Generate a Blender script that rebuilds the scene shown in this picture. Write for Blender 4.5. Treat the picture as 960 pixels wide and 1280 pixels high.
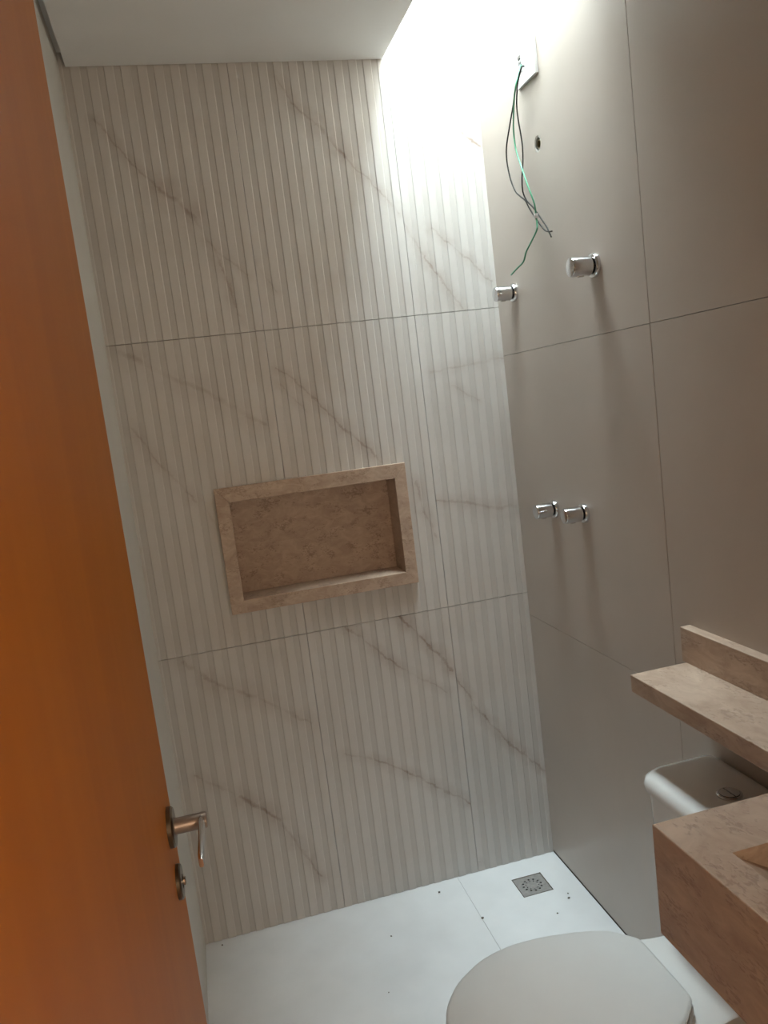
import bpy, bmesh, math, random
from mathutils import Vector, Matrix

for o in list(bpy.data.objects):
    bpy.data.objects.remove(o, do_unlink=True)
random.seed(7)
scene = bpy.context.scene
COL = scene.collection

# ------------------------------------------------------------------ camera
# solved from the tile grid: origin is the floor corner of the ribbed wall (y = 0) and the beige wall (x = 0)
F_PX, YAW, PITCH, ROLL = 996.386, 0.22669, -0.13545, -0.1237
CAM = Vector((-0.9746, -2.33506, 1.55486))
_f = Vector((math.sin(YAW) * math.cos(PITCH), math.cos(YAW) * math.cos(PITCH), math.sin(PITCH)))
_r = Vector((math.cos(YAW), -math.sin(YAW), 0))
_u = _r.cross(_f)
RIGHT = _r * math.cos(ROLL) + _u * math.sin(ROLL)
UP = _u * math.cos(ROLL) - _r * math.sin(ROLL)
cam_data = bpy.data.cameras.new('camera')
cam = bpy.data.objects.new('camera', cam_data)
COL.objects.link(cam)
cam_data.sensor_fit = 'VERTICAL'
cam_data.sensor_height = 36.0
cam_data.lens = F_PX / 1280.0 * 36.0
cam_data.clip_start = 0.02
M = Matrix((RIGHT, UP, -_f)).transposed().to_4x4()
M.translation = CAM
cam.matrix_world = M
scene.camera = cam


def hit(u, v, axis, val):
    d = RIGHT * ((u - 480) / F_PX) + UP * (-(v - 640) / F_PX) + _f
    t = (val - CAM[axis]) / d[axis]
    return CAM + d * t


# ------------------------------------------------------------------ sky, light, exposure
SKY_STRENGTH = 36.0
world = bpy.data.worlds.new('overcast_sky')
scene.world = world
world.use_nodes = True
bg = world.node_tree.nodes['Background']
bg.inputs[0].default_value = (0.86, 0.95, 1.0, 1)
bg.inputs[1].default_value = SKY_STRENGTH

SHAFT_X, SHAFT_Y, ROOF_Z, CEIL_Z = -0.279, -0.64, 3.2, 2.52
portal = bpy.data.lights.new('skylight_portal', 'AREA')
portal.shape = 'RECTANGLE'
portal.size, portal.size_y = -SHAFT_X, -SHAFT_Y
portal.cycles.is_portal = True
po = bpy.data.objects.new('skylight_portal', portal)
po.location = (SHAFT_X / 2, SHAFT_Y / 2, ROOF_Z + 0.02)
COL.objects.link(po)

scene.view_settings.view_transform = 'Standard'
scene.view_settings.look = 'None'
scene.view_settings.gamma = 1.0
scene.view_settings.use_curve_mapping = False
scene.view_settings.exposure = 2.0


# ------------------------------------------------------------------ helpers
def tag(o, label=None, cat=None, group=None, kind=None):
    if label: o['label'] = label
    if cat: o['category'] = cat
    if group: o['group'] = group
    if kind: o['kind'] = kind
    return o


def link(name, bm, mat, parent=None, smooth=False):
    me = bpy.data.meshes.new(name)
    bmesh.ops.recalc_face_normals(bm, faces=bm.faces)
    bm.to_mesh(me)
    bm.free()
    me.materials.append(mat)
    if smooth:
        for p in me.polygons: p.use_smooth = True
    o = bpy.data.objects.new(name, me)
    COL.objects.link(o)
    if parent: o.parent = parent
    return o


def autosmooth(o, deg=35):
    me = o.data
    bm = bmesh.new(); bm.from_mesh(me)
    lim = math.radians(deg)
    for e in bm.edges:
        if len(e.link_faces) == 2 and e.calc_face_angle(0) > lim: e.smooth = False
    for f in bm.faces: f.smooth = True
    bm.to_mesh(me); bm.free()
    return o


def empty(name, loc=(0, 0, 0)):
    o = bpy.data.objects.new(name, None)
    o.location = loc
    o.empty_display_size = 0.05
    COL.objects.link(o)
    return o


def box(bm, x0, x1, y0, y1, z0, z1, bevel=0.0, seg=2):
    b = bmesh.new()
    vs = [b.verts.new((x, y, z)) for x in (x0, x1) for y in (y0, y1) for z in (z0, z1)]
    for f in ((0, 1, 3, 2), (4, 6, 7, 5), (0, 4, 5, 1), (2, 3, 7, 6), (0, 2, 6, 4), (1, 5, 7, 3)):
        b.faces.new([vs[i] for i in f])
    bmesh.ops.recalc_face_normals(b, faces=b.faces)
    if bevel:
        bmesh.ops.bevel(b, geom=list(b.edges), offset=bevel, segments=seg, profile=0.5, affect='EDGES')
    t = bpy.data.meshes.new('tmp'); b.to_mesh(t); b.free()
    bm.from_mesh(t); bpy.data.meshes.remove(t)
    return bm


def prism(bm, pts, d, bevel=0.0):
    """closed polygon pts (Vectors) extruded by vector d"""
    b = bmesh.new()
    a = [b.verts.new(p) for p in pts]; c = [b.verts.new(Vector(p) + Vector(d)) for p in pts]
    n = len(pts)
    b.faces.new(a); b.faces.new(c[::-1])
    for i in range(n): b.faces.new((a[i], a[(i + 1) % n], c[(i + 1) % n], c[i]))
    bmesh.ops.recalc_face_normals(b, faces=b.faces)
    if bevel: bmesh.ops.bevel(b, geom=list(b.edges), offset=bevel, segments=2, profile=0.5, affect='EDGES')
    t = bpy.data.meshes.new('tmp'); b.to_mesh(t); b.free()
    bm.from_mesh(t); bpy.data.meshes.remove(t)
    return bm


def lathe(bm, profile, origin, axis, n=40):
    """profile: (radius, distance along axis) pairs, revolved about axis through origin"""
    axis = Vector(axis).normalized()
    a = axis.orthogonal().normalized(); b = axis.cross(a)
    O = Vector(origin)
    rings = []
    for r, t in profile:
        if r < 1e-6: rings.append([bm.verts.new(O + axis * t)])
        else: rings.append([bm.verts.new(O + axis * t + (a * math.cos(2 * math.pi * i / n) + b * math.sin(2 * math.pi * i / n)) * r) for i in range(n)])
    for R0, R1 in zip(rings, rings[1:]):
        for i in range(n):
            j = (i + 1) % n
            if len(R0) == 1 and len(R1) == 1: continue
            if len(R0) == 1: bm.faces.new((R0[0], R1[i], R1[j]))
            elif len(R1) == 1: bm.faces.new((R0[i], R0[j], R1[0]))
            else: bm.faces.new((R0[i], R0[j], R1[j], R1[i]))
    return bm


def loft(bm, rings, cap0=True, cap1=True):
    R = [[bm.verts.new(p) for p in r] for r in rings]
    n = len(R[0])
    for A, B in zip(R, R[1:]):
        for i in range(n):
            j = (i + 1) % n
            bm.faces.new((A[i], A[j], B[j], B[i]))
    if cap0: bm.faces.new(R[0])
    if cap1: bm.faces.new(R[-1][::-1])
    return bm


def catmull(pts, sub=8):
    P = [pts[0] * 2 - pts[1]] + list(pts) + [pts[-1] * 2 - pts[-2]]
    out = []
    for i in range(1, len(P) - 2):
        p0, p1, p2, p3 = P[i - 1:i + 3]
        for k in range(sub):
            t = k / sub
            out.append(0.5 * ((2 * p1) + (p2 - p0) * t + (2 * p0 - 5 * p1 + 4 * p2 - p3) * t * t + (3 * p1 - p0 - 3 * p2 + p3) * t ** 3))
    out.append(P[-2])
    return out


def tube(bm, path, r, n=10):
    rings = []
    up = Vector((1, 0, 0))
    for i, p in enumerate(path):
        t = (path[min(i + 1, len(path) - 1)] - path[max(i - 1, 0)]).normalized()
        a = t.cross(up)
        if a.length < 1e-3: a = t.cross(Vector((0, 1, 0)))
        a.normalize(); b = t.cross(a)
        rings.append([p + (a * math.cos(2 * math.pi * k / n) + b * math.sin(2 * math.pi * k / n)) * r for k in range(n)])
    return loft(bm, rings)


# ------------------------------------------------------------------ materials
def new_mat(name):
    m = bpy.data.materials.new(name)
    m.use_nodes = True
    nt = m.node_tree
    return m, nt, nt.nodes, nt.links, nt.nodes['Principled BSDF']


def ramp(N, stops):
    r = N.new('ShaderNodeValToRGB')
    e = r.color_ramp.elements
    while len(e) < len(stops): e.new(0.5)
    for k, (p, c) in zip(e, stops):
        k.position = p
        k.color = (*c, 1) if len(c) == 3 else c
    return r


def plain(name, col, rough=0.5, metal=0.0, noise=0.0, scale=20.0, bump=0.0, coat=0.0, spec=0.5):
    m, nt, N, L, B = new_mat(name)
    B.inputs['Roughness'].default_value = rough
    B.inputs['Metallic'].default_value = metal
    B.inputs['Specular IOR Level'].default_value = spec
    if coat:
        B.inputs['Coat Weight'].default_value = coat
        B.inputs['Coat Roughness'].default_value = 0.08
    tc = N.new('ShaderNodeTexCoord')
    n = N.new('ShaderNodeTexNoise')
    n.inputs['Scale'].default_value = scale
    n.inputs['Detail'].default_value = 5
    L.new(tc.outputs['Object'], n.inputs['Vector'])
    lo = tuple(max(0, c * (1 - noise)) for c in col); hi = tuple(min(1, c * (1 + noise)) for c in col)
    r = ramp(N, [(0.3, lo), (0.7, hi)])
    L.new(n.outputs['Fac'], r.inputs['Fac'])
    L.new(r.outputs['Color'], B.inputs['Base Color'])
    if bump:
        b = N.new('ShaderNodeBump')
        b.inputs['Strength'].default_value = bump
        b.inputs['Distance'].default_value = 0.002
        L.new(n.outputs['Fac'], b.inputs['Height'])
        L.new(b.outputs['Normal'], B.inputs['Normal'])
    return m


def vein_group():
    g = bpy.data.node_groups.new('vein_segment', 'ShaderNodeTree')
    I = g.interface
    for n, t in (('P', 'NodeSocketVector'), ('A', 'NodeSocketVector'), ('B', 'NodeSocketVector'), ('Width', 'NodeSocketFloat'), ('Strength', 'NodeSocketFloat')):
        I.new_socket(n, in_out='INPUT', socket_type=t)
    I.new_socket('Value', in_out='OUTPUT', socket_type='NodeSocketFloat')
    N, L = g.nodes, g.links
    gi, go = N.new('NodeGroupInput'), N.new('NodeGroupOutput')

    def vm(op, a, b=None):
        n = N.new('ShaderNodeVectorMath'); n.operation = op
        L.new(a, n.inputs[0])
        if b is not None: L.new(b, n.inputs[1])
        return n
    pa = vm('SUBTRACT', gi.outputs['P'], gi.outputs['A']).outputs[0]
    ba = vm('SUBTRACT', gi.outputs['B'], gi.outputs['A']).outputs[0]
    d1 = vm('DOT_PRODUCT', pa, ba).outputs['Value']
    d2 = vm('DOT_PRODUCT', ba, ba).outputs['Value']
    h = N.new('ShaderNodeMath'); h.operation = 'DIVIDE'; h.use_clamp = True
    L.new(d1, h.inputs[0]); L.new(d2, h.inputs[1])
    sc = N.new('ShaderNodeVectorMath'); sc.operation = 'SCALE'
    L.new(ba, sc.inputs[0]); L.new(h.outputs[0], sc.inputs['Scale'])
    df = vm('SUBTRACT', pa, sc.outputs[0])
    ln = vm('LENGTH', df.outputs[0]).outputs['Value']
    mr = N.new('ShaderNodeMapRange'); mr.interpolation_type = 'SMOOTHSTEP'
    L.new(ln, mr.inputs['Value'])
    mr.inputs['From Min'].default_value = 0.0
    L.new(gi.outputs['Width'], mr.inputs['From Max'])
    L.new(gi.outputs['Strength'], mr.inputs['To Min'])
    mr.inputs['To Max'].default_value = 0.0
    L.new(mr.outputs[0], go.inputs['Value'])
    return g


VEIN = vein_group()
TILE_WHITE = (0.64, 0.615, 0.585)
TILE_GROOVE_SHADE = (0.575, 0.55, 0.522)


def ribbed_marble(name, polylines):
    """glazed marble-print tile; polylines: ([(x,z)...], width, strength) in wall metres"""
    m, nt, N, L, B = new_mat(name)
    B.inputs['Roughness'].default_value = 0.42
    B.inputs['Specular IOR Level'].default_value = 0.4
    tc = N.new('ShaderNodeTexCoord')
    sep = N.new('ShaderNodeSeparateXYZ'); L.new(tc.outputs['Object'], sep.inputs[0])
    comb = N.new('ShaderNodeCombineXYZ'); L.new(sep.outputs['X'], comb.inputs['X']); L.new(sep.outputs['Z'], comb.inputs['Z'])
    wob = N.new('ShaderNodeTexNoise'); wob.inputs['Scale'].default_value = 22; wob.inputs['Detail'].default_value = 5; wob.inputs['Roughness'].default_value = 0.7
    L.new(comb.outputs[0], wob.inputs['Vector'])
    s1 = N.new('ShaderNodeVectorMath'); s1.operation = 'SUBTRACT'; L.new(wob.outputs['Color'], s1.inputs[0]); s1.inputs[1].default_value = (0.5, 0.5, 0.5)
    s2 = N.new('ShaderNodeVectorMath'); s2.operation = 'MULTIPLY'; L.new(s1.outputs[0], s2.inputs[0]); s2.inputs[1].default_value = (0.035, 0, 0.035)
    P = N.new('ShaderNodeVectorMath'); P.operation = 'ADD'; L.new(comb.outputs[0], P.inputs[0]); L.new(s2.outputs[0], P.inputs[1])
    acc = None
    for pts, w, st in polylines:
        for (a, b) in zip(pts, pts[1:]):
            for ww, ss in ((w * 1.35, st), (w * 6.0, st * 0.42)):
                g = N.new('ShaderNodeGroup'); g.node_tree = VEIN
                L.new(P.outputs[0], g.inputs['P'])
                g.inputs['A'].default_value = (a[0], 0, a[1]); g.inputs['B'].default_value = (b[0], 0, b[1])
                g.inputs['Width'].default_value = ww; g.inputs['Strength'].default_value = ss
                if acc is None: acc = g.outputs[0]
                else:
                    mx = N.new('ShaderNodeMath'); mx.operation = 'MAXIMUM'
                    L.new(acc, mx.inputs[0]); L.new(g.outputs[0], mx.inputs[1]); acc = mx.outputs[0]
    # break the veins up along their length
    br = N.new('ShaderNodeTexNoise'); br.inputs['Scale'].default_value = 16; br.inputs['Detail'].default_value = 3
    L.new(comb.outputs[0], br.inputs['Vector'])
    bmr = N.new('ShaderNodeMapRange'); L.new(br.outputs['Fac'], bmr.inputs['Value'])
    bmr.inputs['From Min'].default_value = 0.36; bmr.inputs['From Max'].default_value = 0.62; bmr.inputs['To Min'].default_value = 0.25; bmr.inputs['To Max'].default_value = 1.0
    # groove shade put into the colour: recessed bands a little greyer than ribs
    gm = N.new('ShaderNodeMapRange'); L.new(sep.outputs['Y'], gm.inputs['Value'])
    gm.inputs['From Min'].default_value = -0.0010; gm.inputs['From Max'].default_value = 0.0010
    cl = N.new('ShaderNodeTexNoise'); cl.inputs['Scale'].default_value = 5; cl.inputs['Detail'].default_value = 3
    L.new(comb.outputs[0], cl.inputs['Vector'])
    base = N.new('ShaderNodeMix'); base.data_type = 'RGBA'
    base.inputs[6].default_value = (*TILE_WHITE, 1); base.inputs[7].default_value = (*TILE_GROOVE_SHADE, 1)
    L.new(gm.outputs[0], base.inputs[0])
    cloud = N.new('ShaderNodeMix'); cloud.data_type = 'RGBA'; cloud.blend_type = 'MULTIPLY'
    cr = ramp(N, [(0.35, (1, 1, 1)), (0.75, (0.93, 0.915, 0.90))])
    L.new(cl.outputs['Fac'], cr.inputs['Fac'])
    cloud.inputs[0].default_value = 1.0
    L.new(base.outputs[2], cloud.inputs[6]); L.new(cr.outputs['Color'], cloud.inputs[7])
    fin = cloud.outputs[2]
    if acc is not None:
        am = N.new('ShaderNodeMath'); am.operation = 'MULTIPLY'; L.new(acc, am.inputs[0]); L.new(bmr.outputs[0], am.inputs[1])
        vm = N.new('ShaderNodeMix'); vm.data_type = 'RGBA'
        vm.inputs[7].default_value = (0.25, 0.165, 0.12, 1)
        L.new(am.outputs[0], vm.inputs[0]); L.new(fin, vm.inputs[6]); fin = vm.outputs[2]
    L.new(fin, B.inputs['Base Color'])
    return m


def travertine(name, light=(0.58, 0.445, 0.345), dark=(0.40, 0.28, 0.205), pit=(0.30, 0.20, 0.14), scale=1.0):
    m, nt, N, L, B = new_mat(name)
    B.inputs['Roughness'].default_value = 0.42
    tc = N.new('ShaderNodeTexCoord')
    mp = N.new('ShaderNodeMapping'); mp.inputs['Scale'].default_value = (1.0, 0.55, 1.6)
    L.new(tc.outputs['Object'], mp.inputs['Vector'])
    n1 = N.new('ShaderNodeTexNoise'); n1.inputs['Scale'].default_value = 24 * scale; n1.inputs['Detail'].default_value = 7; n1.inputs['Roughness'].default_value = 0.62; n1.inputs['Distortion'].default_value = 0.8
    L.new(mp.outputs[0], n1.inputs['Vector'])
    r1 = ramp(N, [(0.3, dark), (0.5, tuple((a + b) / 2 for a, b in zip(light, dark))), (0.68, light)])
    L.new(n1.outputs['Fac'], r1.inputs['Fac'])
    n2 = N.new('ShaderNodeTexNoise'); n2.inputs['Scale'].default_value = 150 * scale; n2.inputs['Detail'].default_value = 3; n2.inputs['Distortion'].default_value = 0.6
    L.new(mp.outputs[0], n2.inputs['Vector'])
    n3 = N.new('ShaderNodeTexNoise'); n3.inputs['Scale'].default_value = 18 * scale; n3.inputs['Detail'].default_value = 3
    L.new(mp.outputs[0], n3.inputs['Vector'])
    pm = N.new('ShaderNodeMath'); pm.operation = 'MULTIPLY'; L.new(n2.outputs['Fac'], pm.inputs[0]); L.new(n3.outputs['Fac'], pm.inputs[1])
    pr = ramp(N, [(0.29, (0, 0, 0)), (0.38, (.62, .62, .62))])
    L.new(pm.outputs[0], pr.inputs['Fac'])
    mx = N.new('ShaderNodeMix'); mx.data_type = 'RGBA'; mx.inputs[7].default_value = (*pit, 1)
    L.new(pr.outputs['Color'], mx.inputs[0]); L.new(r1.outputs['Color'], mx.inputs[6])
    L.new(mx.outputs[2], B.inputs['Base Color'])
    b = N.new('ShaderNodeBump'); b.inputs['Strength'].default_value = 0.5; b.inputs['Distance'].default_value = 0.001; b.invert = True
    L.new(pr.outputs['Color'], b.inputs['Height']); L.new(b.outputs['Normal'], B.inputs['Normal'])
    return m


def wood(name):
    m, nt, N, L, B = new_mat(name)
    B.inputs['Roughness'].default_value = 0.5
    B.inputs['Specular IOR Level'].default_value = 0.12
    tc = N.new('ShaderNodeTexCoord')
    mp = N.new('ShaderNodeMapping'); mp.inputs['Scale'].default_value = (6, 6, 0.35)
    L.new(tc.outputs['Object'], mp.inputs['Vector'])
    n = N.new('ShaderNodeTexNoise'); n.inputs['Scale'].default_value = 3.0; n.inputs['Detail'].default_value = 6; n.inputs['Distortion'].default_value = 0.6
    L.new(mp.outputs[0], n.inputs['Vector'])
    r = ramp(N, [(0.25, (0.49, 0.150, 0.010)), (0.55, (0.52, 0.165, 0.012)), (0.8, (0.55, 0.18, 0.014))])
    L.new(n.outputs['Fac'], r.inputs['Fac'])
    L.new(r.outputs['Color'], B.inputs['Base Color'])
    return m


MAT = {
    'beige_tile': plain('satin beige porcelain', (0.53, 0.465, 0.41), 0.33, noise=0.045, scale=3.5, spec=0.45),
    'grout': plain('brown grout', (0.16, 0.125, 0.10), 0.9, noise=0.2, scale=60),
    'mortar': plain('rough mortar bed', (0.20, 0.165, 0.135), 0.95, noise=0.25, scale=40, bump=0.4),
    'plaster': plain('white matt plaster', (0.83, 0.825, 0.81), 0.85, noise=0.02, scale=6),
    'left_wall': plain('warm white painted plaster', (0.68, 0.64, 0.58), 0.7, noise=0.03, scale=5),
    'floor_tile': plain('white polished porcelain', (0.80, 0.81, 0.82), 0.30, noise=0.06, scale=5.0),
    'floor_grout': plain('pale floor grout', (0.72, 0.72, 0.72), 0.9, noise=0.1, scale=60),
    'travertine': travertine('pitted travertine'),
    'travertine_niche': travertine('brown travertine', (0.58, 0.44, 0.345), (0.42, 0.30, 0.225), (0.25, 0.165, 0.115), 1.0),
    'chrome': plain('polished chrome', (0.66, 0.66, 0.67), 0.09, 1.0, noise=0.01),
    'steel': plain('brushed stainless steel', (0.44, 0.425, 0.41), 0.45, 0.55, noise=0.12, scale=90),
    'steel_light': plain('zinc fitting', (0.62, 0.60, 0.57), 0.45, 0.6, noise=0.05, scale=60),
    'neck_metal': plain('door tinted satin nickel', (0.33, 0.27, 0.235), 0.42, 1.0, noise=0.05, scale=60),  # darker and browner: the orange door's reflection is put into the colour
    'dark_metal': plain('tarnished bronze', (0.20, 0.17, 0.13), 0.35, 1.0, noise=0.1, scale=40),
    'satin_metal': plain('satin nickel', (0.55, 0.52, 0.48), 0.22, 1.0, noise=0.03, scale=40),
    'ceramic': plain('white glazed ceramic', (0.76, 0.76, 0.75), 0.16, noise=0.01, coat=0.3),
    'seat': plain('white seat plastic', (0.66, 0.66, 0.65), 0.30, noise=0.01),
    'wood': wood('orange brown wood veneer'),
    'dark': plain('dark void', (0.025, 0.022, 0.02), 0.9, noise=0.1),
    'black_wire': plain('black wire sheath', (0.03, 0.027, 0.025), 0.6, noise=0.1, spec=0.15),
    'green_wire': plain('green wire sheath', (0.10, 0.36, 0.21), 0.4, noise=0.05),
    'white_plastic': plain('white switch plastic', (0.80, 0.80, 0.80), 0.30, noise=0.01),
    'brass': plain('dull brass', (0.45, 0.36, 0.22), 0.35, 1.0, noise=0.1, scale=80),
    'grit': plain('grey mortar grit', (0.16, 0.14, 0.12), 0.95, noise=0.3, scale=200),
    'hall_wall': plain('cream hall paint', (0.72, 0.66, 0.56), 0.8, noise=0.02, scale=5),
}
m, nt, N, L, B = new_mat('skylight glass')
tr = N.new('ShaderNodeBsdfTransparent'); gl = N.new('ShaderNodeBsdfGlossy'); gl.inputs['Roughness'].default_value = 0.02
tr.inputs[0].default_value = (0.93, 0.96, 0.95, 1)
fr = N.new('ShaderNodeFresnel'); fr.inputs['IOR'].default_value = 1.45
ms = N.new('ShaderNodeMixShader'); L.new(fr.outputs[0], ms.inputs[0]); L.new(tr.outputs[0], ms.inputs[1]); L.new(gl.outputs[0], ms.inputs[2])
L.new(ms.outputs[0], N['Material Output'].inputs['Surface'])
MAT['glass'] = m
m, nt, N, L, B = new_mat('fill lamp diffuser')  # glow of the added hall lamp
B.inputs['Base Color'].default_value = (0.9, 0.85, 0.75, 1)
B.inputs['Emission Color'].default_value = (1.0, 0.77, 0.56, 1)
B.inputs['Emission Strength'].default_value = 6.5
MAT['lamp'] = m

# ------------------------------------------------------------------ room shell
W = 1.155          # room width
FRONT = -1.97      # inner face of the wall with the doorway
HALL_Y = -3.7
DOOR_L, DOOR_R, DOOR_H = -1.125, -0.37, 2.20

# back wall: backing with an opening for the niche
NX0, NX1, NZ0, NZ1 = -0.908, -0.376, 1.018, 1.350     # hole behind the niche frame
bm = bmesh.new()
box(bm, -W - 0.15, NX0, 0.012, 0.16, -0.1, ROOF_Z); box(bm, NX1, 0.15, 0.012, 0.16, -0.1, ROOF_Z)
box(bm, NX0, NX1, 0.012, 0.16, -0.1, NZ0); box(bm, NX0, NX1, 0.012, 0.16, NZ1, ROOF_Z)
box(bm, NX0, NX1, 0.13, 0.16, NZ0, NZ1)
wall_back = tag(link('wall_back', bm, MAT['grout']), 'shower wall clad in white ribbed marble-look tiles around the stone niche', kind='structure')

PX = lambda pts: [(hit(u, v, 1, 0).x, hit(u, v, 1, 0).z) for u, v in pts]
VEINS = {
    (0, 2): [([(118, 150), (165, 205), (205, 240)], .005, .55), ([(200, 236), (222, 252), (242, 272)], .011, .8), ([(242, 272), (268, 310), (300, 395)], .006, .55), ([(268, 312), (310, 345)], .005, .4)],
    (1, 2): [([(345, 95), (365, 130), (395, 155)], .006, .55), ([(395, 155), (412, 172), (430, 195)], .009, .75), ([(430, 195), (470, 235), (500, 265)], .005, .5), ([(300, 300), (345, 365)], .004, .3)],
    (2, 2): [([(505, 110), (540, 137)], .006, .6), ([(540, 137), (552, 150), (575, 165), (600, 180)], .006, .8), ([(488, 255), (530, 320)], .007, .35), ([(530, 320), (560, 362), (578, 385)], .006, .75), ([(540, 285), (580, 320), (615, 352)], .005, .65)],
    (0, 1): [([(150, 440), (200, 465), (260, 490), (330, 530)], .012, .42), ([(165, 535), (195, 575), (245, 628)], .006, .42), ([(260, 640), (300, 700)], .006, .3)],
    (1, 1): [([(345, 460), (380, 485), (430, 535)], .005, .6), ([(350, 480), (385, 515)], .005, .35), ([(430, 535), (478, 577)], .007, .65), ([(520, 600), (530, 640), (545, 670)], .007, .5), ([(340, 770), (355, 800)], .005, .4)],
    (2, 1): [([(540, 465), (590, 455), (630, 447)], .006, .4), ([(565, 482), (600, 500)], .005, .35), ([(545, 625), (580, 628)], .006, .55), ([(580, 628), (620, 635), (645, 632)], .009, .6)],
    (0, 0): [([(228, 828), (270, 855), (320, 872)], .010, .5), ([(320, 872), (390, 905)], .008, .38), ([(245, 970), (290, 990)], .006, .45), ([(300, 995), (320, 1008), (350, 1025)], .010, .75), ([(350, 1025), (385, 1070), (400, 1095)], .007, .55)],
    (1, 0): [([(432, 783), (455, 800), (480, 820), (510, 840)], .006, .65), ([(510, 840), (560, 865)], .005, .45), ([(498, 770), (520, 790), (545, 815), (566, 838)], .007, .8), ([(430, 942), (470, 950)], .005, .4), ([(470, 950), (510, 965), (550, 985), (592, 1005)], .006, .65)],
    (2, 0): [([(566, 842), (600, 890), (640, 932), (680, 962)], .006, .7), ([(572, 1082), (600, 1078)], .005, .5)],
    (1, 3): [], (0, 3): [], (2, 3): [],
}
RIB, LOW, RELIEF, CH = 0.0215, 0.0212, 0.0010, 0.0026
COLS = [(-W, -0.7195, -0.7195 - 0.4505), (-0.7195, -0.2692, -0.7195), (-0.2692, 0.0, -0.2692)]   # x0, x1, where the full tile's first rib starts
ROWS = [(0.0, 0.9), (0.9, 1.799), (1.799, 2.699), (2.699, ROOF_Z)]


def rib_profile(x0, x1, start):
    pts = []
    s = start
    while s < start + 0.45:
        e = s + RIB
        pts += [(s, -RELIEF), (e, -RELIEF), (e + CH, RELIEF), (e + LOW - CH, RELIEF)]
        s = e + LOW
    out = []
    for (xa, ya), (xb, yb) in zip(pts, pts[1:]):
        if xb <= x0 or xa >= x1 or xb - xa < 1e-7: continue
        ca, cb = max(xa, x0), min(xb, x1)
        f = lambda x: ya + (yb - ya) * (x - xa) / (xb - xa)
        out.append((ca, f(ca), cb, f(cb)))
    return out


GAP = 0.0009
for ci, (cx0, cx1, st) in enumerate(COLS):
    for ri, (rz0, rz1) in enumerate(ROWS):
        if ri == 3 and ci < 2: continue        # hidden above the dropped ceiling
        x0, x1, z0, z1 = cx0 + (.0006 if ci else 0), cx1 - (.0006 if ci < 2 else 0), rz0 + GAP, rz1 - GAP
        bm = bmesh.new()
        segs = rib_profile(x0, x1, st)
        cut = (ri == 1 and ci < 2)
        if cut:
            ns = []
            for xa, ya, xb, yb in segs:
                xs = [xa] + [h for h in (NX0, NX1) if xa < h < xb] + [xb]
                for p, q in zip(xs, xs[1:]):
                    g = lambda x: ya + (yb - ya) * (x - xa) / (xb - xa)
                    ns.append((p, g(p), q, g(q)))
            segs = ns
        for xa, ya, xb, yb in segs:
            spans = [(z0, z1)]
            if cut and xa >= NX0 - 1e-6 and xb <= NX1 + 1e-6: spans = [(z0, NZ0), (NZ1, z1)]
            for za, zb in spans:
                v = [bm.verts.new(p) for p in ((xa, ya, za), (xb, yb, za), (xb, yb, zb), (xa, ya, zb))]
                bm.faces.new(v)
                for zz, flip in ((za, 0), (zb, 1)):      # top and bottom edge of the tile body
                    e = [bm.verts.new(p) for p in ((xa, ya, zz), (xb, yb, zz), (xb, 0.011, zz), (xa, 0.011, zz))]
                    bm.faces.new(e if flip else e[::-1])
        for xx in (segs[0][0], segs[-1][2]):
            yy = segs[0][1] if xx == segs[0][0] else segs[-1][3]
            for za, zb in ([(z0, NZ0), (NZ1, z1)] if cut and NX0 < xx < NX1 else [(z0, z1)]):
                bm.faces.new([bm.verts.new(p) for p in ((xx, yy, za), (xx, 0.011, za), (xx, 0.011, zb), (xx, yy, zb))])
        bmesh.ops.remove_doubles(bm, verts=bm.verts, dist=1e-6)
        link('tile', bm, ribbed_marble('white ribbed marble tile', [(PX(p), w, s) for p, w, s in VEINS[(ci, ri)]]), wall_back)

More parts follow.
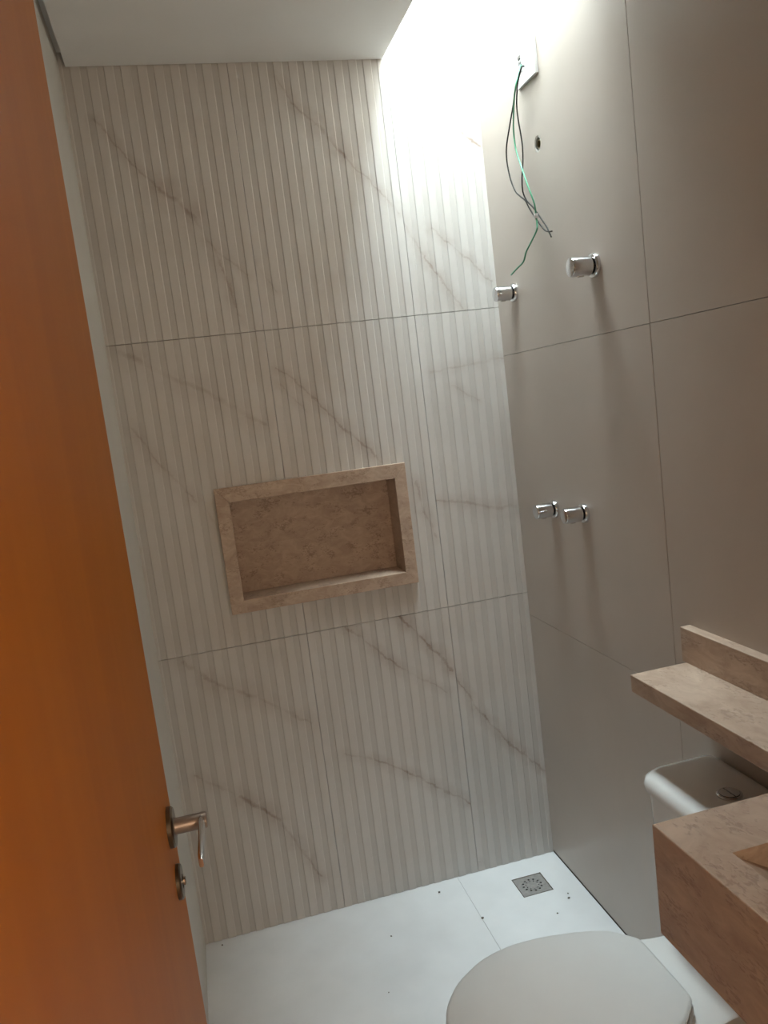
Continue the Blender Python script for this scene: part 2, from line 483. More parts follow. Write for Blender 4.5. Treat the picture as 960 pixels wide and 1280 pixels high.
# right wall
bm = bmesh.new()
box(bm, 0.013, 0.16, FRONT - 0.12, 0.012, -0.1, ROOF_Z)
wall_right = tag(link('wall_right', bm, MAT['grout']), 'right-hand bathroom wall of large plain beige porcelain tiles', kind='structure')
PIPE_Y, PIPE_Z, PIPE_R = -0.363, 2.157, 0.020
RC = [(0.0, -0.8044), (-0.8044, -1.6285), (-1.6285, FRONT)]
RR = [(0.006, 0.8264), (0.8264, 1.6506), (1.6506, 2.4751), (2.4751, ROOF_Z)]
for ci, (ya, yb) in enumerate(RC):
    for ri, (za, zb) in enumerate(RR):
        y1, y0, z0, z1 = ya - .0008, yb + .0008, za + .0006, zb - .0006
        bm = bmesh.new()
        if ci == 0 and ri == 2:      # tile drilled for the shower pipe
            n = 32
            outer, inner = [], []
            cy, cz = PIPE_Y, PIPE_Z
            for k in range(n):
                a = 2 * math.pi * k / n
                dy, dz = math.cos(a), math.sin(a)
                t = min((y1 - cy) / dy if dy > 1e-9 else 9, (y0 - cy) / dy if dy < -1e-9 else 9, (z1 - cz) / dz if dz > 1e-9 else 9, (z0 - cz) / dz if dz < -1e-9 else 9)
                outer.append(Vector((0, cy + dy * t, cz + dz * t))); inner.append(Vector((0, cy + dy * PIPE_R, cz + dz * PIPE_R)))
            # include true corners by snapping the nearest boundary sample
            for c in ((y0, z0), (y0, z1), (y1, z0), (y1, z1)):
                k = min(range(n), key=lambda i: abs(math.atan2(math.sin(math.atan2(c[1] - cz, c[0] - cy) - 2 * math.pi * i / n), math.cos(math.atan2(c[1] - cz, c[0] - cy) - 2 * math.pi * i / n))))
                outer[k] = Vector((0, c[0], c[1]))
            dx = Vector((0.012, 0, 0))
            O0 = [bm.verts.new(p) for p in outer]; I0 = [bm.verts.new(p) for p in inner]
            O1 = [bm.verts.new(p + dx) for p in outer]; I1 = [bm.verts.new(p + dx) for p in inner]
            for k in range(n):
                j = (k + 1) % n
                bm.faces.new((O0[k], O0[j], I0[j], I0[k])); bm.faces.new((O1[k], I1[k], I1[j], O1[j]))
                bm.faces.new((O0[k], O1[k], O1[j], O0[j])); bm.faces.new((I0[k], I0[j], I1[j], I1[k]))
        else:
            box(bm, 0.0, 0.012, y0, y1, z0, z1, 0.0006, 1)
        link('tile', bm, MAT['beige_tile'], wall_right)

bm = bmesh.new(); box(bm, -W - 0.15, -W, FRONT - 0.12, 0.012, -0.1, ROOF_Z)
wall_left = tag(link('wall_left', bm, MAT['left_wall']), 'smooth pale left wall showing as a strip beside the open door', kind='structure')
bm = bmesh.new()
box(bm, -W, DOOR_L, FRONT - 0.12, FRONT, 0, ROOF_Z); box(bm, DOOR_R, 0.013, FRONT - 0.12, FRONT, 0, ROOF_Z)
box(bm, DOOR_L, DOOR_R, FRONT - 0.12, FRONT, DOOR_H, ROOF_Z)
tag(link('wall_front', bm, MAT['left_wall']), 'wall with the doorway into the bathroom', kind='structure')

# floor: slab with separate large tiles, one of them cut out for the drain
bm = bmesh.new(); box(bm, -W, 0.013, FRONT - 0.12, 0.012, -0.12, -0.03)
floor = tag(link('floor', bm, MAT['floor_grout']), 'white porcelain bathroom floor with faint veins', kind='structure')
DX0, DX1, DY0, DY1 = -0.190, -0.090, -0.187, -0.088
FJ = -0.3435
for x0, x1 in ((-W, FJ), (FJ, 0.0)):
    for k in range(3):
        y1 = -0.822 * k if k else 0.004; y0 = max(-0.822 * (k + 1), FRONT - 0.12)
        g = 0.0004
        bm = bmesh.new()
        if x1 == 0.0 and k == 0:
            a0, a1, b0, b1 = x0 + g, x1, y0 + g, y1
            box(bm, a0, DX0, b0, b1, -0.0295, 0); box(bm, DX1, a1, b0, b1, -0.0295, 0)
            box(bm, DX0, DX1, b0, DY0, -0.0295, 0); box(bm, DX0, DX1, DY1, b1, -0.0295, 0)
            bmesh.ops.remove_doubles(bm, verts=bm.verts, dist=1e-6)
        else:
            box(bm, x0 + (g if x0 > -W else 0), x1 - (g if x1 < 0 else 0), y0 + g, y1 - (g if k else 0), -0.0295, 0)
        link('tile', bm, MAT['floor_tile'], floor)

# dropped plaster ceiling with the light shaft beside the right wall and a shadow gap at the left wall
bm = bmesh.new()
box(bm, -1.138, SHAFT_X, FRONT, -0.003, CEIL_Z, CEIL_Z + 0.035)
box(bm, SHAFT_X, 0.0, FRONT, SHAFT_Y, CEIL_Z, CEIL_Z + 0.035)
ceiling = tag(link('ceiling', bm, MAT['plaster']), 'white dropped plaster ceiling with a shadow gap', kind='structure')
bm = bmesh.new(); box(bm, -W, -1.120, FRONT, -0.003, CEIL_Z + 0.0352, CEIL_Z + 0.045)
link('shadow_gap_strip', bm, MAT['plaster'], ceiling)
bm = bmesh.new(); box(bm, SHAFT_X - 0.02, SHAFT_X, SHAFT_Y - 0.02, -0.003, CEIL_Z + 0.035, ROOF_Z)
link('shaft_panel', bm, MAT['plaster'], ceiling)
bm = bmesh.new(); box(bm, SHAFT_X, 0.0, SHAFT_Y - 0.02, SHAFT_Y, CEIL_Z + 0.035, ROOF_Z)
link('shaft_panel', bm, MAT['plaster'], ceiling)
bm = bmesh.new()
box(bm, -W - 0.15, SHAFT_X, HALL_Y - 0.1, 0.16, ROOF_Z, ROOF_Z + 0.12); box(bm, SHAFT_X, 0.0, HALL_Y - 0.1, SHAFT_Y, ROOF_Z, ROOF_Z + 0.12)
box(bm, SHAFT_X, 0.0, 0.0, 0.16, ROOF_Z, ROOF_Z + 0.12); box(bm, 0.0, 0.7, HALL_Y - 0.1, 0.16, ROOF_Z, ROOF_Z + 0.12)
tag(link('ceiling_roof_slab', bm, MAT['plaster']), 'roof slab over the bathroom with the skylight opening', kind='structure')
win = tag(empty('window_1', (SHAFT_X / 2, SHAFT_Y / 2, ROOF_Z)), 'roof skylight above the shaft beside the beige wall', kind='structure')
bm = bmesh.new(); box(bm, SHAFT_X / 2, -SHAFT_X / 2, SHAFT_Y / 2, -SHAFT_Y / 2, 0.10, 0.106)
link('pane', bm, MAT['glass'], win)

# hallway the photographer stands in
bm = bmesh.new(); box(bm, -W - 0.15, 0.6, HALL_Y, FRONT - 0.12, -0.12, 0)
tag(link('floor_hall', bm, MAT['floor_tile']), 'white hall floor outside the bathroom door', kind='structure')
for nm, (a, b, c, d) in {'wall_hall_left': (-W - 0.25, -W - 0.15, HALL_Y, FRONT - 0.12), 'wall_hall_right': (0.6, 0.7, HALL_Y, FRONT), 'wall_hall_end': (-W - 0.15, 0.6, HALL_Y - 0.1, HALL_Y)}.items():
    bm = bmesh.new(); box(bm, a, b, c, d, 0, ROOF_Z)
    tag(link(nm, bm, MAT['hall_wall']), 'cream painted wall of the hall outside the bathroom', kind='structure')
bm = bmesh.new(); box(bm, 0.16, 0.6, FRONT - 0.12, FRONT, 0, ROOF_Z)
tag(link('wall_hall_front', bm, MAT['hall_wall']), 'cream hall wall beside the bathroom doorway', kind='structure')
bm = bmesh.new(); box(bm, -W - 0.15, 0.6, HALL_Y, FRONT - 0.12, 2.6, 2.64)
tag(link('ceiling_hall', bm, MAT['plaster']), 'white hall ceiling outside the bathroom', kind='structure')
lamp = tag(empty('hall_fill_lamp', (-0.55, -3.2, 0)), 'added opal globe fill lamp, unseen in the hall', 'lamp')  # added unseen lamp, warm fill through the doorway
bm = bmesh.new(); lathe(bm, [(0, 0), (0.14, 0), (0.14, 0.015), (0.02, 0.028), (0, 0.028)], (0, 0, 0), (0, 0, 1), 32)
autosmooth(link('base', bm, MAT['satin_metal'], lamp))
bm = bmesh.new(); lathe(bm, [(0.011, 0.026), (0.011, 1.27), (0.04, 1.28), (0.045, 1.31), (0, 1.31)], (0, 0, 0), (0, 0, 1), 20)
autosmooth(link('pole', bm, MAT['satin_metal'], lamp))
bm = bmesh.new(); bmesh.ops.create_uvsphere(bm, u_segments=28, v_segments=16, radius=0.15, matrix=Matrix.Translation((0, 0, 1.44)))
link('globe', bm, MAT['lamp'], lamp, True)

# door frame
bm = bmesh.new()
box(bm, DOOR_L - 0.025, DOOR_L, FRONT - 0.135, FRONT + 0.0, 0, DOOR_H + 0.025, 0.002); box(bm, DOOR_R, DOOR_R + 0.025, FRONT - 0.135, FRONT, 0, DOOR_H + 0.025, 0.002)
box(bm, DOOR_L, DOOR_R, FRONT - 0.135, FRONT, DOOR_H, DOOR_H + 0.025, 0.002)
tag(link('trim_1', bm, MAT['wood']), 'orange brown wooden frame around the bathroom doorway', kind='structure')

# ------------------------------------------------------------------ open wooden door on the left
EDGE = Vector((-1.0835, -1.15, 0)); HINGE = Vector((-1.106, -1.955, 0))
dv = (HINGE - EDGE); DL = dv.length; dv.normalize()          # along the leaf, edge -> hinge
nv = Vector((-dv.y, dv.x, 0))                                   # face normal
if nv.x < 0: nv = -nv
door = empty('door_1', EDGE)
tag(door, 'orange brown wooden door standing open along the left wall', kind='structure')


def dpt(a, n, z): return dv * a + nv * n + Vector((0, 0, z))


bm = bmesh.new()
prism(bm, [dpt(0, 0, .006), dpt(DL, 0, .006), dpt(DL, -0.035, .006), dpt(0, -0.035, .006)], (0, 0, 2.18), 0.0012)
link('door_leaf', bm, MAT['wood'], door)
HA, HZ = 0.058, 0.995
hnd = empty('lever_handle'); hnd.parent = door
bm = bmesh.new(); lathe(bm, [(0.0, 0.0), (0.0285, 0.0), (0.0285, 0.006), (0.0265, 0.0085), (0.014, 0.009), (0, 0.009)], dpt(HA, 0, HZ), nv, 48)
autosmooth(link('rose', bm, MAT['dark_metal'], hnd))
bm = bmesh.new()
lathe(bm, [(0.0125, 0.008), (0.0115, 0.012), (0.0115, 0.052), (0.0105, 0.054), (0, 0.054)], dpt(HA, 0, HZ), nv, 28)
autosmooth(link('neck', bm, MAT['neck_metal'], hnd))
bm = bmesh.new()
rings = []
for a, w, h in ((-0.010, .0035, .007), (-0.006, .0048, .0105), (0.02, .0048, .0105), (0.07, .0042, .0095), (0.105, .004, .0088), (0.115, .003, .006)):
    rings.append([dpt(HA + a, 0.047 + w * cx, HZ + h * cz) for cx, cz in ((math.copysign(abs(math.cos(t)) ** .6, math.cos(t)), math.copysign(abs(math.sin(t)) ** .6, math.sin(t))) for t in [2 * math.pi * k / 20 for k in range(20)])])
loft(bm, rings)
autosmooth(link('lever', bm, MAT['chrome'], hnd), 50)
bm = bmesh.new(); lathe(bm, [(0, 0.0), (0.0245, 0.0), (0.0245, 0.005), (0.023, 0.007), (0.010, 0.0075), (0.010, 0.002), (0, 0.002)], dpt(HA + 0.004, 0, 0.913), nv, 40)
esc = autosmooth(link('lock_escutcheon', bm, MAT['dark_metal'], door))
bm = bmesh.new(); lathe(bm, [(0.0, 0.002), (0.006, 0.002), (0.006, 0.011), (0.005, 0.012), (0, 0.012)], dpt(HA + 0.004, 0, 0.913), nv, 24)
autosmooth(link('lock_cylinder', bm, MAT['satin_metal'], esc))

# ------------------------------------------------------------------ stone niche
niche = tag(empty('wall_niche', (-0.643, 0.0, 1.0)), 'recessed brown travertine niche with a mitred frame in the ribbed wall', 'niche')
nloc = niche.location


def nprism(name, pts, y0, y1, mat, bev=0.0012):
    bm = bmesh.new()
    prism(bm, [Vector((x, y0, z)) - nloc for x, z in pts], (0, y1 - y0, 0), bev)
    return link(name, bm, mat, niche)


ox0, ox1, oz0, oz1 = -0.928, -0.358, 0.999, 1.370
ix0, ix1, iz0, iz1 = -0.889, -0.395, 1.037, 1.3265
for q in (((ox0, oz1), (ox1, oz1), (ix1, iz1), (ix0, iz1)), ((ox1, oz1), (ox1, oz0), (ix1, iz0), (ix1, iz1)), ((ox1, oz0), (ox0, oz0), (ix0, iz0), (ix1, iz0)), ((ox0, oz0), (ox0, oz1), (ix0, iz1), (ix0, iz0))):
    nprism('frame_strip', q, -0.019, -0.0022, MAT['travertine'])
ND = 0.092
nprism('back_panel', ((NX0 + .002, NZ0 + .002), (NX1 - .002, NZ0 + .002), (NX1 - .002, NZ1 - .002), (NX0 + .002, NZ1 - .002)), ND, ND + 0.02, MAT['travertine_niche'])
nprism('lining_panel', ((NX0 + .002, NZ0 + .002), (ix0, iz0), (ix0, iz1), (NX0 + .002, NZ1 - .002)), -0.0022, ND, MAT['travertine'])
nprism('lining_panel', ((NX1 - .002, NZ0 + .002), (ix1, iz0), (ix1, iz1), (NX1 - .002, NZ1 - .002)), -0.0022, ND, MAT['travertine'])
nprism('lining_panel', ((NX0 + .002, NZ0 + .002), (NX1 - .002, NZ0 + .002), (ix1, iz0), (ix0, iz0)), -0.0022, ND, MAT['travertine'])
nprism('lining_panel', ((NX0 + .002, NZ1 - .002), (NX1 - .002, NZ1 - .002), (ix1, iz1), (ix0, iz1)), -0.0022, ND, MAT['travertine'])

# ------------------------------------------------------------------ chrome shower valves on the right wall
VALVE_LABELS = [
    ('chrome shower valve knob high on the beige wall, just below the loose wires', -0.128, 1.822, 1.0),
    ('larger upper chrome valve knob nearest the vertical joint of the beige tiles', -0.599, 1.809, 1.06),
    ('lower chrome valve knob of the close pair, the one nearer the ribbed wall', -0.263, 1.198, 1.0),
    ('lower chrome valve knob of the close pair, the one nearer the stone shelf', -0.439, 1.205, 1.0),
]


def make_valve():
    t = empty('shower_valve')
    ax = (-1, 0, 0)
    bm = bmesh.new(); lathe(bm, [(0, 0), (0.0262, 0), (0.0262, 0.005), (0.0245, 0.009), (0.019, 0.011), (0.013, 0.0115), (0.013, 0.016), (0, 0.016)], (0, 0, 0), ax, 48)
    autosmooth(link('flange', bm, MAT['chrome'], t), 40)
    bm = bmesh.new(); lathe(bm, [(0.0, 0.014), (0.0195, 0.014), (0.0208, 0.0155), (0.0208, 0.058), (0.0198, 0.0605), (0.017, 0.0615), (0, 0.0615)], (0, 0, 0), ax, 48)
    k = autosmooth(link('knob', bm, MAT['chrome'], t), 40)
    bm = bmesh.new(); box(bm, -0.045, -0.030, -0.004, 0.004, -0.0225, -0.018, 0.0015)
    link('pointer_tab', bm, MAT['satin_metal'], k)
    return t


proto = make_valve()


def copy_tree(o, parent=None):
    c = o.copy(); COL.objects.link(c); c.parent = parent
    for ch in list(o.children): copy_tree(ch, c)
    return c


for i, (lab, y, z, s) in enumerate(VALVE_LABELS):
    o = proto if i == 0 else copy_tree(proto)
    o.location = (0.0, y, z); o.scale = (s, s, s)
    tag(o, lab, 'valve', 'chrome shower valves on the beige wall')

# shower pipe socket sunk in the wall
soc = tag(empty('pipe_socket', (0.0, PIPE_Y, PIPE_Z)), 'open threaded shower pipe socket in the beige wall below the cover plate', 'pipe fitting')
bm = bmesh.new(); lathe(bm, [(0.0155, 0.0115), (0.0155, 0.001), (0.0185, 0.0005), (0.0196, 0.002), (0.0196, 0.0115)], (0, 0, 0), (1, 0, 0), 40)
autosmooth(link('collar', bm, MAT['steel_light'], soc))
bm = bmesh.new(); lathe(bm, [(0.0155, 0.0112), (0.0, 0.0112)], (0, 0, 0), (1, 0, 0), 40)
link('bore', bm, MAT['dark'], soc)
bm = bmesh.new(); lathe(bm, [(0.0105, 0.0111), (0.0105, 0.004), (0.0088, 0.0035), (0.0085, 0.0111)], (0, 0, 0), (1, 0, 0), 32)
autosmooth(link('threaded_insert', bm, MAT['brass'], soc))

# ------------------------------------------------------------------ electrical cover plate and loose wires
PY0, PY1, PZ0, PZ1 = -0.404, -0.291, 2.315, 2.402
plate = tag(empty('cover_plate', (0, (PY0 + PY1) / 2, PZ0)), 'white electrical cover plate with wires coming out, high on the beige wall', 'cover plate')
pl = plate.location
bm = bmesh.new()
hy0, hy1, hz0, hz1 = -0.331, -0.313, 2.353, 2.374          # wire hole
for a in ((PY0, hy0, PZ0, PZ1), (hy1, PY1, PZ0, PZ1), (hy0, hy1, PZ0, hz0), (hy0, hy1, hz1, PZ1)):
    box(bm, -0.0085 - pl.x, -0.0005 - pl.x, a[0] - pl.y, a[1] - pl.y, a[2] - pl.z, a[3] - pl.z)
bmesh.ops.remove_doubles(bm, verts=bm.verts, dist=1e-6)
bod = link('plate', bm, MAT['white_plastic'], plate)
bm = bmesh.new(); box(bm, -0.003, -0.0006, hy0 - pl.y, hy1 - pl.y, hz0 - pl.z, hz1 - pl.z)
link('wire_hole', bm, MAT['dark'], plate)
bm = bmesh.new()
for a in ((-0.334, -0.331, 2.349, 2.388), (-0.313, -0.310, 2.349, 2.388), (-0.331, -0.313, 2.386, 2.389), (-0.331, -0.313, 2.346, 2.349)):
    box(bm, -0.0105, -0.008, a[0] - pl.y, a[1] - pl.y, a[2] - pl.z, a[3] - pl.z, 0.0006, 1)
link('module_frame', bm, MAT['white_plastic'], plate)
bm = bmesh.new(); box(bm, -0.0089, -0.0080, -0.330 - pl.y, -0.314 - pl.y, 2.377 - pl.z, 2.383 - pl.z)
link('slot', bm, MAT['dark'], plate)

za = lambda pts: [(590 + x / 4.8, 40 + y / 4.8) for x, y in pts]
zb = lambda pts: [(590 + x / 4.8, 220 + y / 4.8) for x, y in pts]
W1 = za([(302, 188), (285, 215), (262, 340), (245, 450), (225, 570), (207, 690), (210, 780), (230, 880), (260, 955)]) + zb([(290, 122), (320, 148), (345, 195), (385, 258), (432, 320), (455, 333), (480, 331)])
W2 = za([(318, 206), (298, 212), (276, 300), (268, 400), (272, 490), (290, 600), (303, 690), (305, 800), (300, 870)]) + zb([(301, 60), (308, 105), (330, 150), (368, 190), (410, 250), (448, 305), (462, 335), (476, 366)])
W3 = za([(304, 206), (288, 208), (266, 300), (254, 400), (249, 500), (250, 600), (262, 700), (293, 800), (320, 880)]) + zb([(335, 60), (360, 125), (377, 180), (384, 240), (390, 285), (388, 325), (358, 390), (325, 455), (308, 515), (270, 555), (235, 593)])


def wire(pts, off, r, mat, label, name='electrical_wire'):
    P = []
    for i, (u, v) in enumerate(pts):
        x = -0.004 if i == 0 else (-0.018 if i == 1 else -0.024 - off - 0.004 * math.sin(i * 0.9))
        P.append(hit(u, v, 0, x))
    org = P[0].copy()
    path = catmull([p - org for p in P], 7)
    bm = bmesh.new(); tube(bm, path, r, 10)
    o = link(name, bm, mat, None, True)
    o.location = org
    tag(o, label, 'wire', 'loose wires hanging from the cover plate')
    return o, P


wire(W1, 0.007, 0.0019, MAT['black_wire'], 'loose black wire bowing out towards the ribbed wall from the cover plate')
wire(W2, -0.008, 0.0019, MAT['black_wire'], 'loose black wire hanging straighter, beside the bowed black one')
gw, GP = wire(W3, 0.022, 0.0021, MAT['green_wire'], 'loose green wire with a white tape band hanging from the cover plate')
bm = bmesh.new()
c = GP[12] - GP[0]; d = (GP[13] - GP[11]).normalized()
lathe(bm, [(0, -0.006), (0.0046, -0.006), (0.005, 0), (0.0046, 0.006), (0, 0.006)], c, d, 16)
link('tape_band', bm, MAT['white_plastic'], gw)

# ------------------------------------------------------------------ floor drain
dr = tag(empty('floor_drain', ((DX0 + DX1) / 2, (DY0 + DY1) / 2, 0)), 'square perforated steel drain grate set in the white floor', 'drain')
hw, hd = (DX1 - DX0) / 2, (DY1 - DY0) / 2
bm = bmesh.new(); box(bm, -hw + .003, hw - .003, -hd + .003, hd - .003, -0.004, -0.0003, 0.0004, 1)
grate = link('grate', bm, MAT['steel'], dr)
cb = bmesh.new()
for k in range(12):
    a = 2 * math.pi * k / 12
    lathe(cb, [(0, -0.01), (0.0036, -0.01), (0.0036, 0.01), (0, 0.01)], (0.029 * math.cos(a), 0.029 * math.sin(a), 0), (0, 0, 1), 12)
for k in range(10):
    a = 2 * math.pi * (k + .5) / 10
    lathe(cb, [(0, -0.01), (0.0022, -0.01), (0.0022, 0.01), (0, 0.01)], (0.020 * math.cos(a), 0.020 * math.sin(a), 0), (0, 0, 1), 10)
cut = link('cutter', cb, MAT['steel'])
cut.location = dr.location
bpy.context.view_layer.update()
mod = grate.modifiers.new('holes', 'BOOLEAN'); mod.object = cut; mod.solver = 'EXACT'
dg = bpy.context.evaluated_depsgraph_get()
newme = bpy.data.meshes.new_from_object(grate.evaluated_get(dg))
grate.modifiers.clear(); grate.data = newme
bpy.data.objects.remove(cut, do_unlink=True)
bm = bmesh.new()
for a in ((-hw + .0002, -hw + .0026, -hd + .0002, hd - .0002), (hw - .0026, hw - .0002, -hd + .0002, hd - .0002), (-hw + .0026, hw - .0026, -hd + .0002, -hd + .0026), (-hw + .0026, hw - .0026, hd - .0026, hd - .0002)):
    box(bm, a[0], a[1], a[2], a[3], -0.01, 0.0008)
link('frame', bm, MAT['satin_metal'], dr)
bm = bmesh.new(); box(bm, -hw + .003, hw - .003, -hd + .003, hd - .003, -0.028, -0.012)
link('sump', bm, MAT['dark'], dr)

# ------------------------------------------------------------------ travertine vanity counter with ramp basin, narrow ledge and upstand
TOP = 0.932
VX, VY = -0.433, -1.397                 # front edge / far end of the vanity
LX, LY = -0.158, -0.882                 # front edge / far end of the ledge over the toilet
VEND = FRONT + 0.003
van = tag(empty('stone_counter', (0, -1.6, 0.72)), 'pitted travertine vanity counter with ramp basin and narrow ledge over the toilet', 'counter')
vo = van.location


def vbox(name, x0, x1, y0, y1, z0, z1, bev=0.002):
    bm = bmesh.new(); box(bm, x0 - vo.x, x1 - vo.x, y0 - vo.y, y1 - vo.y, z0 - vo.z, z1 - vo.z, bev)
    return link(name, bm, MAT['travertine'], van)


XB0, XB1, YB0, YB1 = -0.382, -0.115, -1.88, -1.499      # basin opening
# countertop: ring of four slabs around the opening in one stone
bm = bmesh.new()
T0 = TOP - 0.02
for a in ((VX, XB0, VEND, VY), (XB1, -0.0005, VEND, VY), (XB0, XB1, VEND, YB0), (XB0, XB1, YB1, VY)):
    box(bm, a[0] - vo.x, a[1] - vo.x, a[2] - vo.y, a[3] - vo.y, T0 - vo.z, TOP - vo.z)
bmesh.ops.remove_doubles(bm, verts=bm.verts, dist=1e-6)
eds = [e for e in bm.edges if all(abs(v.co.x + vo.x - VX) < 1e-5 and abs(v.co.z + vo.z - TOP) < 1e-5 for v in e.verts) or all(abs(v.co.y + vo.y - VY) < 1e-5 and abs(v.co.z + vo.z - TOP) < 1e-5 for v in e.verts)]
bmesh.ops.bevel(bm, geom=eds, offset=0.0025, segments=2, profile=0.5, affect='EDGES')
link('countertop', bm, MAT['travertine'], van)
vbox('front_skirt', VX, VX + 0.02, VEND, VY, 0.766, T0, 0)
vbox('end_skirt', VX + 0.0205, -0.0005, VY - 0.02, VY, 0.766, T0, 0)
# basin: ramp falling from the front rim towards the wall, closed by side cheeks and a back plate
bm = bmesh.new()
zr = T0 - 0.125
prism(bm, [Vector((XB0, YB0, T0 + 0.016)) - vo, Vector((XB1 - 0.03, YB0, zr)) - vo, Vector((XB1 - 0.03, YB0, zr - 0.018)) - vo, Vector((XB0 - 0.002, YB0, T0 - 0.004)) - vo], (0, YB1 - YB0, 0))
bas = link('basin_ramp', bm, MAT['travertine'], van)
vbox('basin_cheek', XB0, XB1 + 0.02, YB1, YB1 + 0.018, zr - 0.02, T0, 0.0)
vbox('basin_cheek', XB0, XB1 + 0.02, YB0 - 0.018, YB0, zr - 0.02, T0, 0.0)
vbox('basin_back', XB1, XB1 + 0.018, YB0, YB1, zr - 0.05, T0, 0.0)
vbox('basin_channel', XB1 - 0.03, XB1, YB0, YB1, zr - 0.05, zr - 0.035, 0.0)
bm = bmesh.new(); lathe(bm, [(0, 0), (0.012, 0), (0.012, 0.002), (0, 0.003)], (XB1 - 0.015 - vo.x, (YB0 + YB1) / 2 - vo.y, zr - 0.035 - vo.z), (0, 0, 1), 24)
autosmooth(link('waste', bm, MAT['chrome'], van))
# ledge over the cistern
vbox('ledge', LX, -0.0005, VY + 0.0005, LY, TOP - 0.038, TOP, 0.0018)
vbox('upstand', -0.0255, -0.0005, VEND, LY + 0.012, TOP, TOP + 0.076, 0.0015)

# ------------------------------------------------------------------ toilet (points away from the right wall)
YC = -1.09
toi = tag(empty('toilet', (-0.35, YC, 0)), 'white ceramic toilet with closed lid and cistern below the stone ledge', 'toilet')
to = toi.location
LID = [(.254, .0), (.254, .060), (.256, .084), (.266, .098), (.280, .112), (.300, .130), (.330, .143), (.360, .152), (.395, .160), (.430, .166), (.465, .1685), (.500, .168), (.535, .162), (.570, .151), (.600, .134), (.628, .114), (.650, .090), (.668, .064), (.680, .036), (.685, .0)]


def outline(pts, grow=0.0, z=0.0, sub=3, s_shift=0.0):
    P = catmull([Vector((s, w, 0)) for s, w in pts], sub)
    half = [(p.x, max(p.y, 0)) for p in P]
    loop = half + [(s, -w) for s, w in half[-2:0:-1]]
    cs = sum(s for s, w in loop) / len(loop)
    out = []
    for s, w in loop:
        v = Vector((s - cs, w, 0)); n = v.normalized() if v.length > 1e-6 else v
        s2, w2 = s + n.x * grow + s_shift, w + n.y * grow
        out.append(Vector((-s2 - to.x, YC + w2 - to.y, z)))
    return out


def tpart(name, rings, mat, cap0=True, cap1=True):
    bm = bmesh.new(); loft(bm, rings, cap0, cap1)
    return autosmooth(link(name, bm, mat, toi), 38)


LZ = 0.44
tpart('lid', [outline(LID, -0.012, LZ - .0125), outline(LID, -0.002, LZ - .012), outline(LID, 0.001, LZ - .009), outline(LID, 0.001, LZ - .005), outline(LID, -0.002, LZ - .0015), outline(LID, -0.007, LZ - 0.0), outline(LID, -0.06, LZ + .002), outline(LID, -0.12, LZ + .003)], MAT['seat'])
tpart('seat', [outline(LID, -0.010, LZ - .034), outline(LID, 0.001, LZ - .033), outline(LID, 0.003, LZ - .029), outline(LID, 0.003, LZ - .020), outline(LID, 0.0, LZ - .0155), outline(LID, -0.01, LZ - .0145)], MAT['seat'])
RIM = [(.03, .0), (.03, .10), (.05, .112), (.10, .116), (.16, .118), (.205, .122), (.245, .132), (.285, .143), (.33, .153), (.38, .160), (.43, .164), (.48, .1655), (.53, .160), (.575, .146), (.612, .124), (.642, .096), (.664, .062), (.676, .030), (.678, .0)]


def squash(pts, ks, kw, s0=0.30):
    return [(s0 + (s - s0) * ks, w * kw) for s, w in pts]


tpart('bowl', [outline(squash(RIM, .80, .70, .22), 0, 0.0), outline(squash(RIM, .80, .70, .22), 0, .02), outline(squash(RIM, .77, .66, .22), 0, .06), outline(squash(RIM, .76, .66, .22), 0, .14), outline(squash(RIM, .82, .74, .20), 0, .22), outline(squash(RIM, .90, .86, .18), 0, .29), outline(squash(RIM, .97, .96, .14), 0, .345), outline(RIM, 0, .375), outline(RIM, 0, .394), outline(RIM, -.004, .401), outline(RIM, -.012, .404)], MAT['ceramic'])
for sgn in (-1, 1):
    bm = bmesh.new()
    lathe(bm, [(0, 0), (0.016, 0), (0.016, 0.003), (0.012, 0.006), (0, 0.007)], (-0.262 - to.x, sgn * 0.066, .4045), (0, 0, 1), 24)
    autosmooth(link('hinge', bm, MAT['seat'], toi), 40)


def rrect(s0, s1, hw_, z, r=0.03, n=6, rf=None):
    rf = rf or r
    out = []
    for cs, cw, a0, rr in ((s1 - rf, hw_ - rf, 0, rf), (s0 + r, hw_ - r, 90, r), (s0 + r, -hw_ + r, 180, r), (s1 - rf, -hw_ + rf, 270, rf)):
        for k in range(n + 1):
            a = math.radians(a0 + 90 * k / n)
            out.append(Vector((-(cs + rr * math.cos(a)) - to.x, (cw + rr * math.sin(a)), z)))
    return out


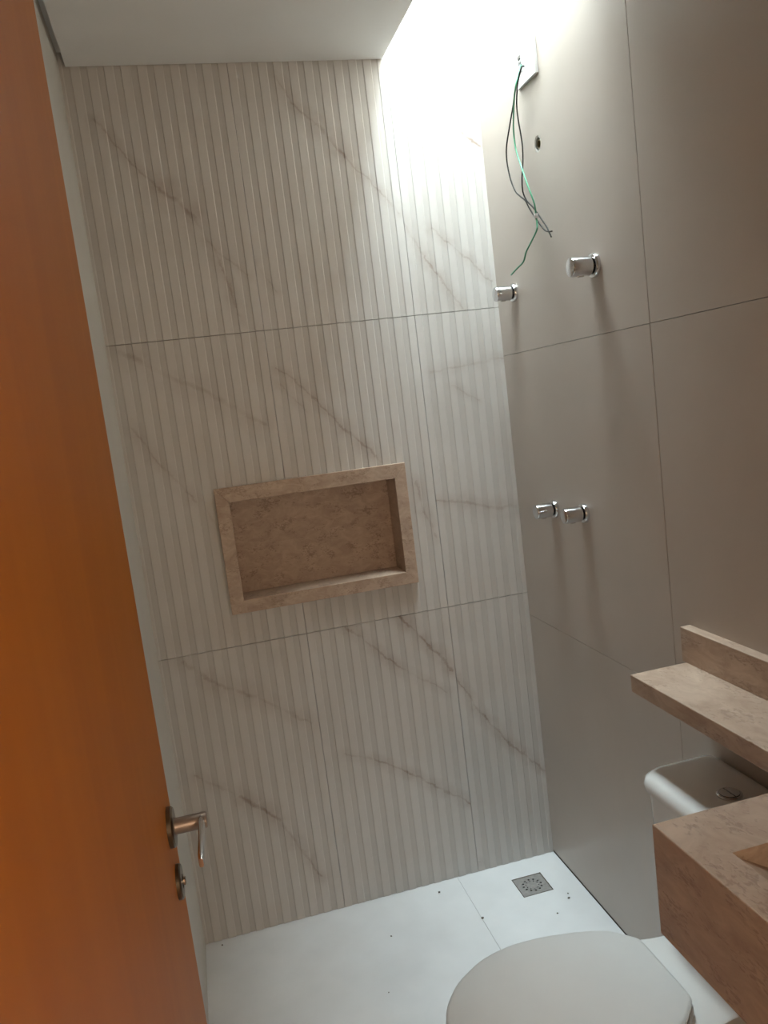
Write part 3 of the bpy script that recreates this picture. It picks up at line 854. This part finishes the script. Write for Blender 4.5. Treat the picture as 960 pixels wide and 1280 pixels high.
TZ = 0.742
tpart('cistern', [rrect(.012, .165, .150, .4045, .02, rf=.035), rrect(.012, .172, .160, .50, .02, rf=.04), rrect(.012, .178, .164, TZ - .035, .02, rf=.042), rrect(.014, .176, .162, TZ - .033, .02, rf=.042)], MAT['ceramic'])
clid = tpart('cistern_lid', [rrect(.010, .180, .166, TZ - .032, .022, rf=.045), rrect(.008, .186, .172, TZ - .030, .022, rf=.048), rrect(.008, .187, .1735, TZ - .020, .022, rf=.048), rrect(.008, .183, .171, TZ - .009, .022, rf=.046), rrect(.010, .172, .165, TZ - .002, .02, rf=.042), rrect(.014, .155, .155, TZ + .001, .02, rf=.036), rrect(.03, .13, .13, TZ + .002, .02)], MAT['ceramic'])
bm = bmesh.new(); lathe(bm, [(0, 0.001), (0.0235, 0.001), (0.0235, 0.0045), (0.0215, 0.006), (0.0195, 0.006), (0.0195, 0.004), (0, 0.004)], (-0.089 - to.x, 0, TZ + 0.001), (0, 0, 1), 40)
ring = autosmooth(link('button_ring', bm, MAT['chrome'], toi), 40)
for sgn in (-1, 1):
    bm = bmesh.new()
    pts = [Vector((-0.089 - to.x + sgn * 0.0008 + sgn * 0.0178 * math.cos(a), 0.0178 * math.sin(a), TZ + 0.005)) for a in [math.radians(-88 + 176 * k / 14) for k in range(15)]]
    prism(bm, pts, (0, 0, 0.0032), 0.0004)
    link('flush_button', bm, MAT['chrome'], ring)

# ------------------------------------------------------------------ crumbs of mortar on the floor
for i, (u, v, s) in enumerate([(549, 1116, 1.0), (603, 1148, 1.25), (489, 1171, .8), (711, 1123, 1.1), (710, 1117, .7), (697, 1142, .7), (278, 1182, .8), (486, 1241, .6)]):
    p = hit(u, v, 2, 0.0)
    bm = bmesh.new()
    bmesh.ops.create_icosphere(bm, subdivisions=1, radius=0.004 * s)
    rnd = random.Random(i)
    for vv in bm.verts: vv.co *= rnd.uniform(.7, 1.15)
    zmin = min(vv.co.z for vv in bm.verts) * 0.6
    for vv in bm.verts: vv.co.z = vv.co.z * 0.6 - zmin
    o = link('mortar_crumb', bm, MAT['grit'])
    o.location = p
    tag(o, 'tiny dark crumb of mortar lying on the white floor', 'crumb', 'mortar crumbs on the floor')
